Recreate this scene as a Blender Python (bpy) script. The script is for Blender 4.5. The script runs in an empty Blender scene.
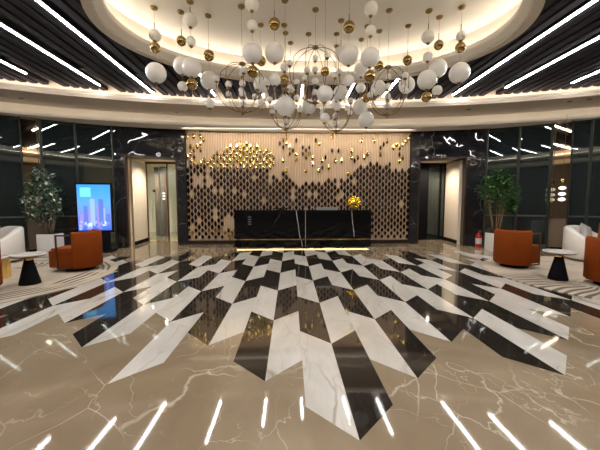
import bpy, bmesh, math, random
from mathutils import Vector, Matrix
PI = math.pi
COL = bpy.context.scene.collection
rnd = random.Random(7)

# ------------------------------------------------------------------ materials
def new_mat(name):
    m = bpy.data.materials.new(name); m.use_nodes = True
    nt = m.node_tree
    return m, nt, nt.nodes['Principled BSDF']

def mat(name, col, rough=.5, metal=0, spec=None, emit=None, es=0, trans=0, coat=0, ior=None, sheen=0, bump=0, bscale=40):
    m, nt, p = new_mat(name)
    p.inputs['Base Color'].default_value = (*col, 1)
    p.inputs['Roughness'].default_value = rough
    p.inputs['Metallic'].default_value = metal
    if ior: p.inputs['IOR'].default_value = ior
    if trans: p.inputs['Transmission Weight'].default_value = trans
    if coat: p.inputs['Coat Weight'].default_value = coat
    if sheen: p.inputs['Sheen Weight'].default_value = sheen
    if emit:
        p.inputs['Emission Color'].default_value = (*emit, 1)
        p.inputs['Emission Strength'].default_value = es
    if bump:
        tc = nt.nodes.new('ShaderNodeTexCoord'); n = nt.nodes.new('ShaderNodeTexNoise')
        n.inputs['Scale'].default_value = bscale; n.inputs['Detail'].default_value = 3
        b = nt.nodes.new('ShaderNodeBump'); b.inputs['Strength'].default_value = bump; b.inputs['Distance'].default_value = .01
        nt.links.new(tc.outputs['Object'], n.inputs['Vector'])
        nt.links.new(n.outputs['Fac'], b.inputs['Height']); nt.links.new(b.outputs['Normal'], p.inputs['Normal'])
    return m

def ramp(nt, src, stops):
    r = nt.nodes.new('ShaderNodeValToRGB')
    e = r.color_ramp.elements
    while len(e) < len(stops): e.new(.5)
    for k, (pos, c) in enumerate(stops):
        e[k].position = pos; e[k].color = (*c, 1) if len(c) == 3 else c
    nt.links.new(src, r.inputs['Fac'])
    return r.outputs['Color']

def mixc(nt, fac, a, b):
    m = nt.nodes.new('ShaderNodeMix'); m.data_type = 'RGBA'
    for s, v in ((m.inputs[0], fac), (m.inputs[6], a), (m.inputs[7], b)):
        if isinstance(v, (int, float)): s.default_value = v
        elif isinstance(v, tuple): s.default_value = (*v, 1)
        else: nt.links.new(v, s)
    return m.outputs[2]

def mul(nt, a, b):
    m = nt.nodes.new('ShaderNodeMath'); m.operation = 'MULTIPLY'
    for s, v in ((m.inputs[0], a), (m.inputs[1], b)):
        if isinstance(v, (int, float)): s.default_value = v
        else: nt.links.new(v, s)
    return m.outputs[0]

def vein_field(nt, scale, warp, wscale, stretch=(1, 1, 1), rot=(0, 0, 0), width=.02, attr=False, off=(0, 0, 0)):
    """thin broken crack lines: distance to warped voronoi edges"""
    tc = nt.nodes.new('ShaderNodeTexCoord'); mp = nt.nodes.new('ShaderNodeMapping')
    mp.inputs['Rotation'].default_value = rot; mp.inputs['Scale'].default_value = stretch
    mp.inputs['Location'].default_value = off
    src = tc.outputs['Object']
    if attr:
        at = nt.nodes.new('ShaderNodeAttribute'); at.attribute_name = 'tile_shift'
        ad = nt.nodes.new('ShaderNodeVectorMath'); ad.operation = 'ADD'
        nt.links.new(src, ad.inputs[0]); nt.links.new(at.outputs['Vector'], ad.inputs[1]); src = ad.outputs[0]
    nt.links.new(src, mp.inputs['Vector'])
    n = nt.nodes.new('ShaderNodeTexNoise'); n.inputs['Scale'].default_value = wscale; n.inputs['Detail'].default_value = 5
    nt.links.new(mp.outputs[0], n.inputs['Vector'])
    s = nt.nodes.new('ShaderNodeVectorMath'); s.operation = 'SUBTRACT'; s.inputs[1].default_value = (.5, .5, .5)
    nt.links.new(n.outputs['Color'], s.inputs[0])
    sc = nt.nodes.new('ShaderNodeVectorMath'); sc.operation = 'SCALE'; sc.inputs['Scale'].default_value = warp
    nt.links.new(s.outputs[0], sc.inputs[0])
    a = nt.nodes.new('ShaderNodeVectorMath'); a.operation = 'ADD'
    nt.links.new(mp.outputs[0], a.inputs[0]); nt.links.new(sc.outputs[0], a.inputs[1])
    v = nt.nodes.new('ShaderNodeTexVoronoi'); v.feature = 'DISTANCE_TO_EDGE'; v.inputs['Scale'].default_value = scale
    nt.links.new(a.outputs[0], v.inputs['Vector'])
    line = ramp(nt, v.outputs['Distance'], [(0, (1, 1, 1)), (width, (0, 0, 0))])
    n2 = nt.nodes.new('ShaderNodeTexNoise'); n2.inputs['Scale'].default_value = scale * 1.3; n2.inputs['Detail'].default_value = 2
    nt.links.new(mp.outputs[0], n2.inputs['Vector'])
    mask = ramp(nt, n2.outputs['Fac'], [(.46, (0, 0, 0)), (.62, (1, 1, 1))])
    return mul(nt, line, mask), mp.outputs[0]

def marble(name, base, base2, layers, rough=.06, cloud=1.2, wave=0, ior=1.5, attr=False, stretch=(1, 1, 1), rot=(0, 0, 0)):
    m, nt, p = new_mat(name)
    f0, vec = vein_field(nt, .5, .3, 1, stretch, rot, attr=attr)
    n = nt.nodes.new('ShaderNodeTexNoise'); n.inputs['Scale'].default_value = cloud; n.inputs['Detail'].default_value = 7
    n.inputs['Roughness'].default_value = .6; n.inputs['Distortion'].default_value = .8
    nt.links.new(vec, n.inputs['Vector'])
    fac = ramp(nt, n.outputs['Fac'], [(.35, (0, 0, 0)), (.68, (1, 1, 1))])
    c = mixc(nt, fac, base, base2)
    for (scale, warp, wsc, width, col, amt, off) in layers:
        f, _ = vein_field(nt, scale, warp, wsc, stretch, rot, width, attr, off)
        c = mixc(nt, mul(nt, f, amt), c, col)
    nt.links.new(c, p.inputs['Base Color'])
    p.inputs['Roughness'].default_value = rough; p.inputs['IOR'].default_value = ior
    if wave:
        n3 = nt.nodes.new('ShaderNodeTexNoise'); n3.inputs['Scale'].default_value = 5; n3.inputs['Detail'].default_value = 0
        b = nt.nodes.new('ShaderNodeBump'); b.inputs['Strength'].default_value = wave; b.inputs['Distance'].default_value = .02
        nt.links.new(vec, n3.inputs['Vector']); nt.links.new(n3.outputs['Fac'], b.inputs['Height'])
        nt.links.new(b.outputs['Normal'], p.inputs['Normal'])
    return m

M = {}
M['floor'] = marble('beige marble', (.335, .265, .18), (.235, .172, .105),
    [(.55, .75, 1.7, .007, (.88, .80, .68), .85, (3, 1, 0)), (1.0, .5, 2.2, .006, (.80, .70, .56), .6, (7, 2, 0)), (1.9, .5, 3, .007, (.66, .56, .43), .6, (1, 9, 0)), (.8, .25, 1.2, .004, (.80, .71, .58), .5, (11, 4, 0))],
    rough=.045, cloud=.9, stretch=(1, .8, 1), rot=(0, 0, .5), ior=1.5)
M['white_marble'] = marble('white veined marble', (.68, .65, .60), (.52, .49, .43),
    [(1.3, .5, 1.6, .03, (.28, .22, .15), .75, (0, 0, 0)), (3.2, .35, 3, .03, (.36, .31, .24), .5, (5, 2, 0))],
    rough=.05, cloud=1.6, attr=True, stretch=(1.2, .45, 1), rot=(0, 0, .7))
M['black_marble'] = marble('dark brown marble', (.019, .015, .012), (.034, .027, .021),
    [(1.6, .5, 1.5, .006, (.30, .26, .22), .35, (0, 0, 0))], rough=.05, cloud=2.5, attr=True)
M['wall_marble'] = marble('black wall marble', (.013, .013, .015), (.026, .026, .030),
    [(.9, .9, 1.1, .009, (.42, .42, .44), .55, (2, 0, 4)), (2.3, .4, 2, .008, (.30, .30, .32), .35, (0, 3, 1))], rough=.03, cloud=1.5, wave=.22)
M['desk_marble'] = marble('black desk marble', (.004, .004, .004), (.007, .007, .007),
    [(.7, .5, 1.2, .004, (.3, .27, .22), .25, (4.3, 0, 1))], rough=.05, cloud=1.5, ior=1.33)
M['cream'] = mat('cream plaster', (.80, .70, .57), .75)
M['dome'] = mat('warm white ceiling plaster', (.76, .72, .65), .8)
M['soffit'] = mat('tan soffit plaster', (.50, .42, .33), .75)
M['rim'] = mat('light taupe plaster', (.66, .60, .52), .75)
M['black'] = mat('matt black', (.005, .005, .006), .7, ior=1.2)
M['void'] = mat('dark ceiling void', (.004, .004, .005), .9)
M['slat'] = mat('dark brown ceiling slat', (.030, .027, .030), .95, ior=1.1)
M['outside'] = mat('dark outer wall', (.018, .024, .022), .8)
M['parapet'] = mat('dim olive low wall', (.32, .29, .20), .7)
M['mullion'] = mat('dark green grey aluminium', (.16, .17, .15), .35, .8)
M['bronze'] = mat('brown bronze trim', (.16, .085, .05), .28, .9)
M['frame'] = mat('dark bronze door frame', (.05, .028, .018), .4, .6)
M['brass'] = mat('aged brass', (.27, .18, .075), .28, 1)
M['ball'] = mat('polished antique brass', (.40, .28, .11), .13, 1)
M['gold'] = mat('polished gold', (.88, .60, .20), .16, 1)
M['globe'] = mat('frosted white glass', (.86, .85, .82), .30, coat=.3)
M['led'] = mat('white led diffuser', (1, 1, 1), .5, emit=(1, .965, .94), es=50)
M['cove'] = mat('warm cove led', (1, .9, .7), .5, emit=(1, .92, .80), es=9)
M['cove2'] = mat('neutral cove led', (1, .9, .8), .5, emit=(1, .88, .78), es=16)
M['cove3'] = mat('soft cove led', (1, .9, .8), .5, emit=(1, .88, .74), es=6)
M['deskled'] = mat('desk foot led', (1, .8, .4), .5, emit=(1, .74, .34), es=6)
M['down'] = mat('downlight lens', (1, .9, .7), .5, emit=(1, .85, .65), es=6)
M['orange'] = mat('burnt orange velvet', (.215, .042, .003), .85, ior=1.25, bump=.15, bscale=60)
M['orange_in'] = mat('burnt orange velvet cushion', (.25, .053, .005), .85, ior=1.25, bump=.15, bscale=60)
M['darkwood'] = mat('dark brown leather arm', (.085, .030, .014), .4)
M['whitefab'] = mat('off white boucle', (.74, .69, .62), .9, bump=.5, bscale=90)
M['greyfab'] = mat('grey linen', (.40, .38, .36), .9, bump=.4, bscale=90)
M['planter'] = mat('white lacquer planter', (.72, .70, .66), .35)
M['soil'] = mat('dark potting soil', (.03, .02, .012), .95, bump=.8)
M['trunk'] = mat('thin brown stems', (.20, .12, .065), .8, bump=.5)
M['leafA'] = mat('glossy grey green leaf', (.05, .10, .055), .2)
M['leafA2'] = mat('leaf with painted highlight', (.52, .58, .50), .2)  # leaf highlights put into a pale colour on random leaves
M['leafB2'] = mat('fresh green leaf', (.08, .19, .04), .35)
M['leafB'] = mat('deep green leaf', (.03, .095, .022), .4)
M['red'] = mat('red extinguisher paint', (.55, .018, .015), .3)
M['label'] = mat('white printed label', (.70, .68, .66), .6)
M['silver'] = mat('brushed silver', (.55, .55, .55), .35, .9)
M['lampglow'] = mat('glowing disc shade', (1, 1, 1), .5, emit=(1, .95, .88), es=.6)
M['panelbrown'] = mat('brown lacquer panel', (.17, .12, .075), .45)
M['rearwall'] = mat('warm grey rear wall', (.10, .085, .07), .7)
M['dim'] = mat('grey metal lettering', (.17, .15, .14), .4, .5)
M['tabletop'] = marble('white stone table top', (.80, .76, .70), (.66, .62, .56), [(3, .4, 2, .03, (.35, .3, .25), .5, (0, 0, 0))], rough=.12)

# mirror column: bronze tinted mirror
M['mirror'] = mat('bronze tinted mirror', (.50, .40, .28), .03, 1)
# tinted window glass (thin): part transparent, part reflecting
def glass(name, tint, ior, diffuse_col=(.045, .06, .062), df=.3):
    m = bpy.data.materials.new(name); m.use_nodes = True; nt = m.node_tree
    for n in list(nt.nodes): nt.nodes.remove(n)
    o = nt.nodes.new('ShaderNodeOutputMaterial'); mx = nt.nodes.new('ShaderNodeMixShader')
    t = nt.nodes.new('ShaderNodeBsdfTransparent'); g = nt.nodes.new('ShaderNodeBsdfGlossy'); f = nt.nodes.new('ShaderNodeFresnel')
    t.inputs['Color'].default_value = (*tint, 1); g.inputs['Roughness'].default_value = .015; f.inputs['IOR'].default_value = ior
    g.inputs['Color'].default_value = (.85, .95, .92, 1)
    nt.links.new(f.outputs[0], mx.inputs[0]); nt.links.new(t.outputs[0], mx.inputs[1]); nt.links.new(g.outputs[0], mx.inputs[2])
    d = nt.nodes.new('ShaderNodeBsdfDiffuse'); d.inputs['Color'].default_value = (*diffuse_col, 1)  # even diffuse share mixed over the pane to lift its tone
    m2 = nt.nodes.new('ShaderNodeMixShader'); m2.inputs[0].default_value = df
    nt.links.new(mx.outputs[0], m2.inputs[1]); nt.links.new(d.outputs[0], m2.inputs[2])
    nt.links.new(m2.outputs[0], o.inputs['Surface'])
    return m
M['glass'] = glass('dark tinted window glass', (.40, .46, .42), 1.9)
M['doorglass'] = glass('pale door glass', (.80, .90, .90), 1.6, (.55, .66, .66), .09)

# ribbed screen backing (colour belongs to the ribs and the gaps between them)
M['rib'] = mat('beige screen rib', (.80, .61, .42), .45, .1)
M['ribgap'] = mat('brown screen backing', (.46, .33, .23), .6)
M['loz_dark_refl'] = mat('lozenge painted with dark reflection', (.010, .004, .003), .16, 0, ior=1.3)  # lozenges that mirror dark surroundings: the reflection is put into the colour
M['loz_lit_refl'] = mat('lozenge painted with lit reflection', (.90, .66, .22), .14, 1)  # lozenges that catch the ceiling light: the reflection is put into the colour

# rugs
def rug(name, kind):
    m, nt, p = new_mat(name)
    tc = nt.nodes.new('ShaderNodeTexCoord')
    n = nt.nodes.new('ShaderNodeTexNoise'); n.inputs['Scale'].default_value = 1.3; n.inputs['Detail'].default_value = 3
    nt.links.new(tc.outputs['Object'], n.inputs['Vector'])
    base = mixc(nt, ramp(nt, n.outputs['Fac'], [(.4, (0, 0, 0)), (.6, (1, 1, 1))]), (.52, .44, .34), (.42, .35, .265))
    def mt(op, a, b=None, clamp=False):
        q = nt.nodes.new('ShaderNodeMath'); q.operation = op; q.use_clamp = clamp
        for sck, v in ((q.inputs[0], a), (q.inputs[1], b)):
            if v is None: continue
            if isinstance(v, (int, float)): sck.default_value = v
            else: nt.links.new(v, sck)
        return q.outputs[0]
    sp = nt.nodes.new('ShaderNodeSeparateXYZ'); nt.links.new(tc.outputs['Object'], sp.inputs[0]); X, Y = sp.outputs[0], sp.outputs[1]
    def dist(cx, cy):
        a, b = mt('SUBTRACT', X, cx), mt('SUBTRACT', Y, cy); return mt('SQRT', mt('ADD', mt('MULTIPLY', a, a), mt('MULTIPLY', b, b)))
    def band(v, lo, hi, soft=.03): return mt('MULTIPLY', mt('MULTIPLY', mt('SUBTRACT', v, lo), 1/soft, True), mt('MULTIPLY', mt('SUBTRACT', hi, v), 1/soft, True))
    n2 = nt.nodes.new('ShaderNodeTexNoise'); n2.inputs['Scale'].default_value = 1.1; n2.inputs['Detail'].default_value = 1
    nt.links.new(tc.outputs['Object'], n2.inputs['Vector']); N2 = n2.outputs['Fac']
    if kind == 'arcs':
        r = mt('ADD', dist(0, 0), mt('MULTIPLY', N2, .25))
        st = mt('MULTIPLY', mt('SINE', mt('MULTIPLY', r, 2*PI/.11)), 4, True)
        mk = mt('MULTIPLY', band(r, 1.72, 2.16), mt('MULTIPLY', mt('SUBTRACT', N2, .38), 12, True))
        r2 = dist(-.45, 1.15); st2 = mt('MULTIPLY', mt('SINE', mt('MULTIPLY', r2, 2*PI/.12)), 4, True)
        m2 = mt('MULTIPLY', band(r2, .30, .78), mt('MULTIPLY', band(X, -.2, .9), band(Y, .8, 1.5)))
        fac = mt('MAXIMUM', mt('MULTIPLY', st, mk), mt('MULTIPLY', st2, m2))
    else:
        ang = mt('ADD', mt('ARCTAN2', Y, X), mt('MULTIPLY', N2, .35)); r = dist(0, 0)
        st = mt('MULTIPLY', mt('SINE', mt('MULTIPLY', ang, 100)), 4, True)
        edge = mt('ADD', r, mt('MULTIPLY', N2, .9))
        mk = mt('MULTIPLY', mt('MULTIPLY', mt('SUBTRACT', edge, 1.6), 6, True), mt('MULTIPLY', mt('SUBTRACT', .35, Y), 4, True))
        fac = mt('MULTIPLY', st, mk)
    c = mixc(nt, mul(nt, fac, .85), base, (.045, .035, .032))
    nt.links.new(c, p.inputs['Base Color']); p.inputs['Roughness'].default_value = .95
    return m
M['rug_arcs'] = rug('beige rug with dark arcs', 'arcs')
M['rug_stripes'] = rug('beige rug with dark strokes', 'strokes')

# ------------------------------------------------------------------ mesh helpers
class MB:
    def __init__(s): s.bm = bmesh.new(); s.mi = 0
    def _f(s, vs):
        try:
            f = s.bm.faces.new(vs); f.material_index = s.mi; return f
        except ValueError: return None
    def box(s, x0, x1, y0, y1, z0, z1, mtx=None):
        P = [Vector(p) for p in ((x0,y0,z0),(x1,y0,z0),(x1,y1,z0),(x0,y1,z0),(x0,y0,z1),(x1,y0,z1),(x1,y1,z1),(x0,y1,z1))]
        if mtx: P = [mtx @ p for p in P]
        v = [s.bm.verts.new(p) for p in P]
        for q in ((0,3,2,1),(4,5,6,7),(0,1,5,4),(1,2,6,5),(2,3,7,6),(3,0,4,7)): s._f([v[i] for i in q])
        return s
    def poly(s, pts, z0=None, z1=None):
        """prism from 2D outline (counter clockwise)"""
        b = [s.bm.verts.new((x, y, z0)) for x, y in pts]; t = [s.bm.verts.new((x, y, z1)) for x, y in pts]
        s._f(t); s._f(b[::-1]); n = len(pts)
        for i in range(n): s._f([b[i], b[(i+1) % n], t[(i+1) % n], t[i]])
        return s
    def face(s, pts): s._f([s.bm.verts.new(p) for p in pts]); return s
    def lathe(s, prof, c=(0, 0, 0), n=24, axis=None, cap=True):
        rings = []
        for r, z in prof:
            if r < 1e-5: rings.append([s.bm.verts.new(Vector(c) + Vector((0, 0, z)))])
            else: rings.append([s.bm.verts.new(Vector(c) + Vector((r*math.cos(2*PI*k/n), r*math.sin(2*PI*k/n), z))) for k in range(n)])
        for a, b in zip(rings, rings[1:]):
            for k in range(n):
                k2 = (k+1) % n
                if len(a) == 1 and len(b) == 1: continue
                if len(a) == 1: s._f([a[0], b[k], b[k2]][::-1] if False else [a[0], b[k2], b[k]])
                elif len(b) == 1: s._f([a[k], a[k2], b[0]])
                else: s._f([a[k], a[k2], b[k2], b[k]])
        if cap:
            if len(rings[0]) > 1: s._f(rings[0][::-1])
            if len(rings[-1]) > 1: s._f(rings[-1])
        return s
    def sphere(s, c, r, n=20, m=12, sz=1):
        return s.lathe([(r*math.sin(PI*i/m), -r*sz*math.cos(PI*i/m)) for i in range(m+1)], c, n)
    def tube(s, pts, r, n=6, closed=False):
        pts = [Vector(p) for p in pts]; rings = []; N = len(pts); up = None
        for i, p in enumerate(pts):
            if closed: t = pts[(i+1) % N] - pts[i-1]
            else: t = pts[min(i+1, N-1)] - pts[max(i-1, 0)]
            t.normalize()
            if up is None: up = Vector((0, 0, 1)) if abs(t.z) < .9 else Vector((1, 0, 0))
            u = t.cross(up)
            if u.length < 1e-3: u = t.orthogonal()
            u.normalize(); w = u.cross(t).normalized(); up = w
            rr = r[i] if isinstance(r, (list, tuple)) else r
            rings.append([s.bm.verts.new(p + u*rr*math.cos(2*PI*k/n) + w*rr*math.sin(2*PI*k/n)) for k in range(n)])
        for i in range(N if closed else N-1):
            a, b = rings[i], rings[(i+1) % N]
            for k in range(n): s._f([a[k], a[(k+1) % n], b[(k+1) % n], b[k]])
        if not closed: s._f(rings[0][::-1]); s._f(rings[-1])
        return s
    def build(s, name, m, parent=None, smooth=False, bevel=0, kind=None, sub=0, seg=2):
        bmesh.ops.recalc_face_normals(s.bm, faces=s.bm.faces)
        me = bpy.data.meshes.new(name); s.bm.to_mesh(me); s.bm.free()
        for mm in (m if isinstance(m, (list, tuple)) else [m]): me.materials.append(mm)
        o = bpy.data.objects.new(name, me); COL.objects.link(o)
        if smooth:
            for p in me.polygons: p.use_smooth = True
        if parent: o.parent = parent
        if bevel:
            b = o.modifiers.new('bevel', 'BEVEL'); b.width = bevel; b.segments = seg; b.limit_method = 'ANGLE'
        if sub:
            q = o.modifiers.new('sub', 'SUBSURF'); q.levels = q.render_levels = sub
        if kind: o['kind'] = kind
        return o

def tag(o, label, cat, group=None):
    o['label'] = label; o['category'] = cat
    if group: o['group'] = group
    return o
def thing(name, loc, label, cat, rz=0, group=None):
    o = bpy.data.objects.new(name, None); COL.objects.link(o); o.location = loc; o.rotation_euler = (0, 0, rz)
    o.empty_display_size = .1
    return tag(o, label, cat, group)

# ------------------------------------------------------------------ oval plan
CX, CY = .35, 3.0
def ell(b): return 10.8 + (b-5.2)*1.37, b
def earc(b, x):                     # y on the far arc
    a, bb = ell(b); return CY + bb*math.sqrt(max(0, 1-((x-CX)/a)**2))
def ept(b, th):
    a, bb = ell(b); return (CX+a*math.cos(th), CY+bb*math.sin(th))
def ering(mb, prof, cx, cy, f, n=160, closed=True):
    """sweep a profile [(offset, z)] round an ellipse; f(offset) -> (a, b)"""
    rings = []
    for k in range(n):
        th = 2*PI*k/n; ring = []
        for o, z in prof:
            a, b = f(o); ring.append(mb.bm.verts.new((cx+a*math.cos(th), cy+b*math.sin(th), z)))
        rings.append(ring)
    for k in range(n):
        a, b = rings[k], rings[(k+1) % n]
        m = len(prof)
        for i in range(m if closed else m-1):
            mb._f([a[i], b[i], b[(i+1) % m], a[(i+1) % m]])
    return mb

# ------------------------------------------------------------------ floor
fl = MB(); fl.box(-17, 17, -6, 17, -.12, 0); floor = fl.build('floor', M['floor'], kind='structure')
S, OX, OY = .3, .1004, .1262
START = {-16:14,-15:13,-14:12,-13:11,-12:10,-11:9,-10:12,-9:11,-8:10,-7:9,-6:12,-5:7,-4:10,-3:9,-2:8,-1:7,0:6,1:5,2:8,3:7,4:10,5:9,
         6:8,7:7,8:10,9:9,10:12,11:11,12:10,13:9,14:12,15:11,16:14,17:13}
END = {-16:26,-15:25,-14:24,-13:23,-12:26,-11:25,-10:28,-9:23,-8:26,-7:25,-6:28,-5:27,-4:30,-3:33,-2:32,-1:31,0:30,1:33,2:32,3:31,4:30,5:25,
       6:24,7:23,8:26,9:25,10:28,11:23,12:26,13:21,14:24,15:27,16:26,17:25}
bm = bmesh.new(); lay = bm.faces.layers.int.new('x'); shifts = []
for c in sorted(START):
    ws = {2: 4, 3: 7, 0: 6, 1: 1}[c % 4] + (4 if 2 <= c <= 5 else 0)
    sl = -1 if c % 2 == 0 else 1
    j = START[c]
    while j < END[c]:
        e = j+4
        g = .0016
        P = [(c+g, j), (c+1-g, j+sl), (c+1-g, e+sl), (c+g, e)]
        v = [bm.verts.new((S*i+OX, S*q+OY, .0015)) for i, q in P]
        f = bm.faces.new(v); f.material_index = 0 if (j-ws) % 8 == 0 else 1
        shifts.append((rnd.uniform(-9, 9), rnd.uniform(-9, 9), 0)); j = e
me = bpy.data.meshes.new('inlay_pattern'); bm.to_mesh(me); bm.free()
me.materials.append(M['white_marble']); me.materials.append(M['black_marble'])
at = me.attributes.new('tile_shift', 'FLOAT_VECTOR', 'FACE')
for k, sft in enumerate(shifts): at.data[k].vector = sft
inlay = bpy.data.objects.new('inlay_pattern', me); COL.objects.link(inlay); inlay.parent = floor

# ------------------------------------------------------------------ ceiling
c = MB(); c.box(-17, 17, -6, 17, 5.0, 5.1); ceiling = c.build('ceiling', M['void'], kind='structure')
MCX, MCY = .37, 4.95
def mell(o): return 3.34+o, 2.1+o          # medallion rim ellipse family
def in_medallion(x, pad=.03):
    a, b = mell(pad); q = 1-((x-MCX)/a)**2
    return None if q <= 0 else b*math.sqrt(q)
LINX = (-6.95, -5.73, -4.55, -3.50, -1.97, -.70, .30, 1.50, 2.45, 4.24, 5.25, 6.6, 7.9)
sl = MB()
x = -10.1
while x < 10.9:
    y1 = earc(5.56, x); y0 = CY-4.9*math.sqrt(max(0, 1-((x-CX)/10.8)**2))
    if any(abs(x-lx) < .075 for lx in LINX): x += .2; continue
    h = in_medallion(x)
    spans = [(y0, y1)] if h is None else [(y0, MCY-h), (MCY+h, y1)]
    for a, b in spans: sl.box(x-.068, x+.068, a, b, 4.235, 4.33)
    x += .2
slats = sl.build('slats', M['slat'], ceiling)
# medallion: dropped oval rim with hidden cove and a raised dome ceiling
mb = MB(); ering(mb, [(0, 4.08), (0, 4.62), (-.02, 4.62), (-.02, 4.26), (-.13, 4.26), (-.13, 4.08)], MCX, MCY, mell)
trim = mb.build('trim_1', M['rim'], kind='structure')
mb = MB(); ering(mb, [(-.131, 4.11), (-.15, 4.11), (-.24, 4.18), (-.25, 4.20), (-.25, 4.262), (-.131, 4.262)], MCX, MCY, mell)
mb.build('inner_lip', M['dome'], trim)
mb = MB(); a, b = mell(-.02)
th = [2*PI*k/120 for k in range(120)]
mb.poly([(MCX+a*math.cos(t), MCY+b*math.sin(t)) for t in th], 4.60, 4.66)
mb.build('dome_ceiling', M['dome'], trim)
mb = MB(); a, b = mell(-.11); mb.tube([(MCX+a*math.cos(t), MCY+b*math.sin(t), 4.29) for t in th], .018, 5, True)
tag_led = mb.build('cove_strip', M['cove'], trim); tag_led['label'] = 'hidden warm cove light strip'
# outer ring soffit around the room
el = lambda o: ell(o)
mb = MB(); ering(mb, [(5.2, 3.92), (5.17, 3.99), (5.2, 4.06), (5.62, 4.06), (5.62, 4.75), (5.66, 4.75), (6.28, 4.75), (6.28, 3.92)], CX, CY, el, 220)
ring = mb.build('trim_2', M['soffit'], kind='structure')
mb = MB(); ering(mb, [(5.61, 4.07), (5.61, 4.74), (5.618, 4.74), (5.618, 4.07)], CX, CY, el, 220); mb.build('cove_wall', M['cream'], ring)
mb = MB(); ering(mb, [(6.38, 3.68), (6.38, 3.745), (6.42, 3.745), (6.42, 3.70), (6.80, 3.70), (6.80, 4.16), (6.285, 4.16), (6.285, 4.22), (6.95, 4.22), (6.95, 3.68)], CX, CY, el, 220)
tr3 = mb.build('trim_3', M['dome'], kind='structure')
mb = MB(); mb.tube([(*ept(6.52, 2*PI*k/200), 3.725) for k in range(200)], .010, 5, True)
cs3 = mb.build('cove_strip', M['cove3'], tr3); cs3['label'] = 'hidden cove light strip above the wall'
mb = MB(); mb.tube([(*ept(5.42, 2*PI*k/200), 4.09) for k in range(200)], .012, 5, True)
cs = mb.build('cove_strip', M['cove2'], ring); cs['label'] = 'hidden cove light strip'

# linear lights between the slats
far_end = lambda x: earc(5.12, x)
LIN = [(-6.95, 3.9, 6.4), (-5.73, 3.9, 6.89), (-4.55, 3.9, 7.5), (-3.50, 3.9, 8.05), (-1.97, None, 8.1), (-.70, None, 8.15), (.30, None, 8.15), (1.50, None, 8.1), (2.45, None, 8.05), (4.24, 3.9, 7.86), (5.25, 3.9, 7.34), (6.6, 3.9, 7.0), (7.9, 3.9, 6.3)]
place = {-6.95: 'outermost on the left by the glass', -5.73: 'second from the left glass', -4.55: 'third from the left glass, ending above the television',
  -3.50: 'just left of the oval ceiling recess', -1.97: 'short, behind the left end of the oval recess', -.70: 'short, behind the oval recess left of the middle', .30: 'short, behind the middle of the oval recess',
  1.50: 'short, behind the oval recess right of the middle', 2.45: 'short, behind the right end of the oval recess', 4.24: 'just right of the oval ceiling recess', 5.25: 'second one right of the oval recess', 6.6: 'third one right of the oval recess', 7.9: 'outermost on the right by the glass'}
for x, ys, y1 in LIN:
    if ys is None: ys = MCY + (in_medallion(x, .12) or 0)
    t = thing('linear_light', (x, 0, 4.18), 'white linear ceiling light, ' + place[x], 'ceiling light', group='linear lights between the ceiling slats')
    MB().box(-.03, .03, ys, y1, .012, .09).build('housing', M['black'], t)
    MB().box(-.021, .021, ys+.01, y1-.01, 0, .0125).build('diffuser', M['led'], t)

NM = ('leftmost', 'second from the left', 'third from the left', 'fourth from the left', 'left of the middle', 'middle one', 'right of the middle', 'fourth from the right', 'third from the right', 'second from the right', 'rightmost')
for k, x in enumerate((-5.73, -4.55, -3.50, -1.97, -.70, .30, 1.50, 2.45, 4.24, 5.25, 6.6)):  # out of view overhead, added to brighten the foreground
    t = thing('linear_light', (x, 0, 4.18), 'unseen linear light added near the entrance, ' + NM[k], 'ceiling light', group='unseen linear lights added near the entrance')
    MB().box(-.03, .03, -1.2, 1.5, .012, .09).build('housing', M['black'], t)
    MB().box(-.021, .021, -1.19, 1.49, 0, .0125).build('diffuser', M['led'], t)

# downlights in the soffit
for (x, y, lb) in [(-6.85, 7.55, 'small ceiling downlight at the far left of the soffit'), (-6.55, 7.68, 'small ceiling downlight second from the left'), (-3.2, 8.75, 'small ceiling downlight left of the screen wall'),
                   (4.85, 8.15, 'small ceiling downlight right of the screen wall'), (7.0, 7.45, 'small ceiling downlight at the right of the soffit'), (7.35, 7.3, 'small ceiling downlight furthest right in the soffit')]:
    t = thing('ceiling_downlight', (x, y, 3.905), lb, 'downlight', group='downlights in the ring soffit')
    MB().lathe([(.03, .0), (.045, .0), (.05, .014), (.03, .014)], n=16).build('trim_ring', M['bronze'], t)
    MB().lathe([(.03, .012), (0, .012)], n=16, cap=False).build('lens', M['down'], t)

# ------------------------------------------------------------------ walls
WT = 3.68
WL = [(-12.6, 4.3), (-11.5, 5.5), (-10.0, 6.7), (-8.6, 7.62), (-7.20, 8.40), (-6.89, 8.56), (-6.17, 8.92), (-5.32, 9.28)]
WR = [(6.12, 9.25), (6.90, 8.90), (7.60, 8.52), (7.93, 8.33), (8.32, 8.10), (9.6, 7.3), (11.0, 6.2), (12.3, 5.0)]
def wall_y(x):
    L = WL if x < 0 else WR
    for a, b in zip(L, L[1:]):
        if a[0] <= x <= b[0]: return a[1]+(b[1]-a[1])*(x-a[0])/(b[0]-a[0])
def wall_pts(x): return (x, wall_y(x))
def seg(mb, p, q, z0, z1, t0=0, t1=.1):
    """upright slab from p to q; thickness measured away from the camera"""
    p, q = Vector((*p, 0)), Vector((*q, 0)); d = (q-p).normalized(); n = Vector((-d.y, d.x, 0))
    if n.y < 0: n = -n
    pts = [p+n*t0, q+n*t0, q+n*t1, p+n*t1]
    return mb.poly([(v.x, v.y) for v in pts], z0, z1)

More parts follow.
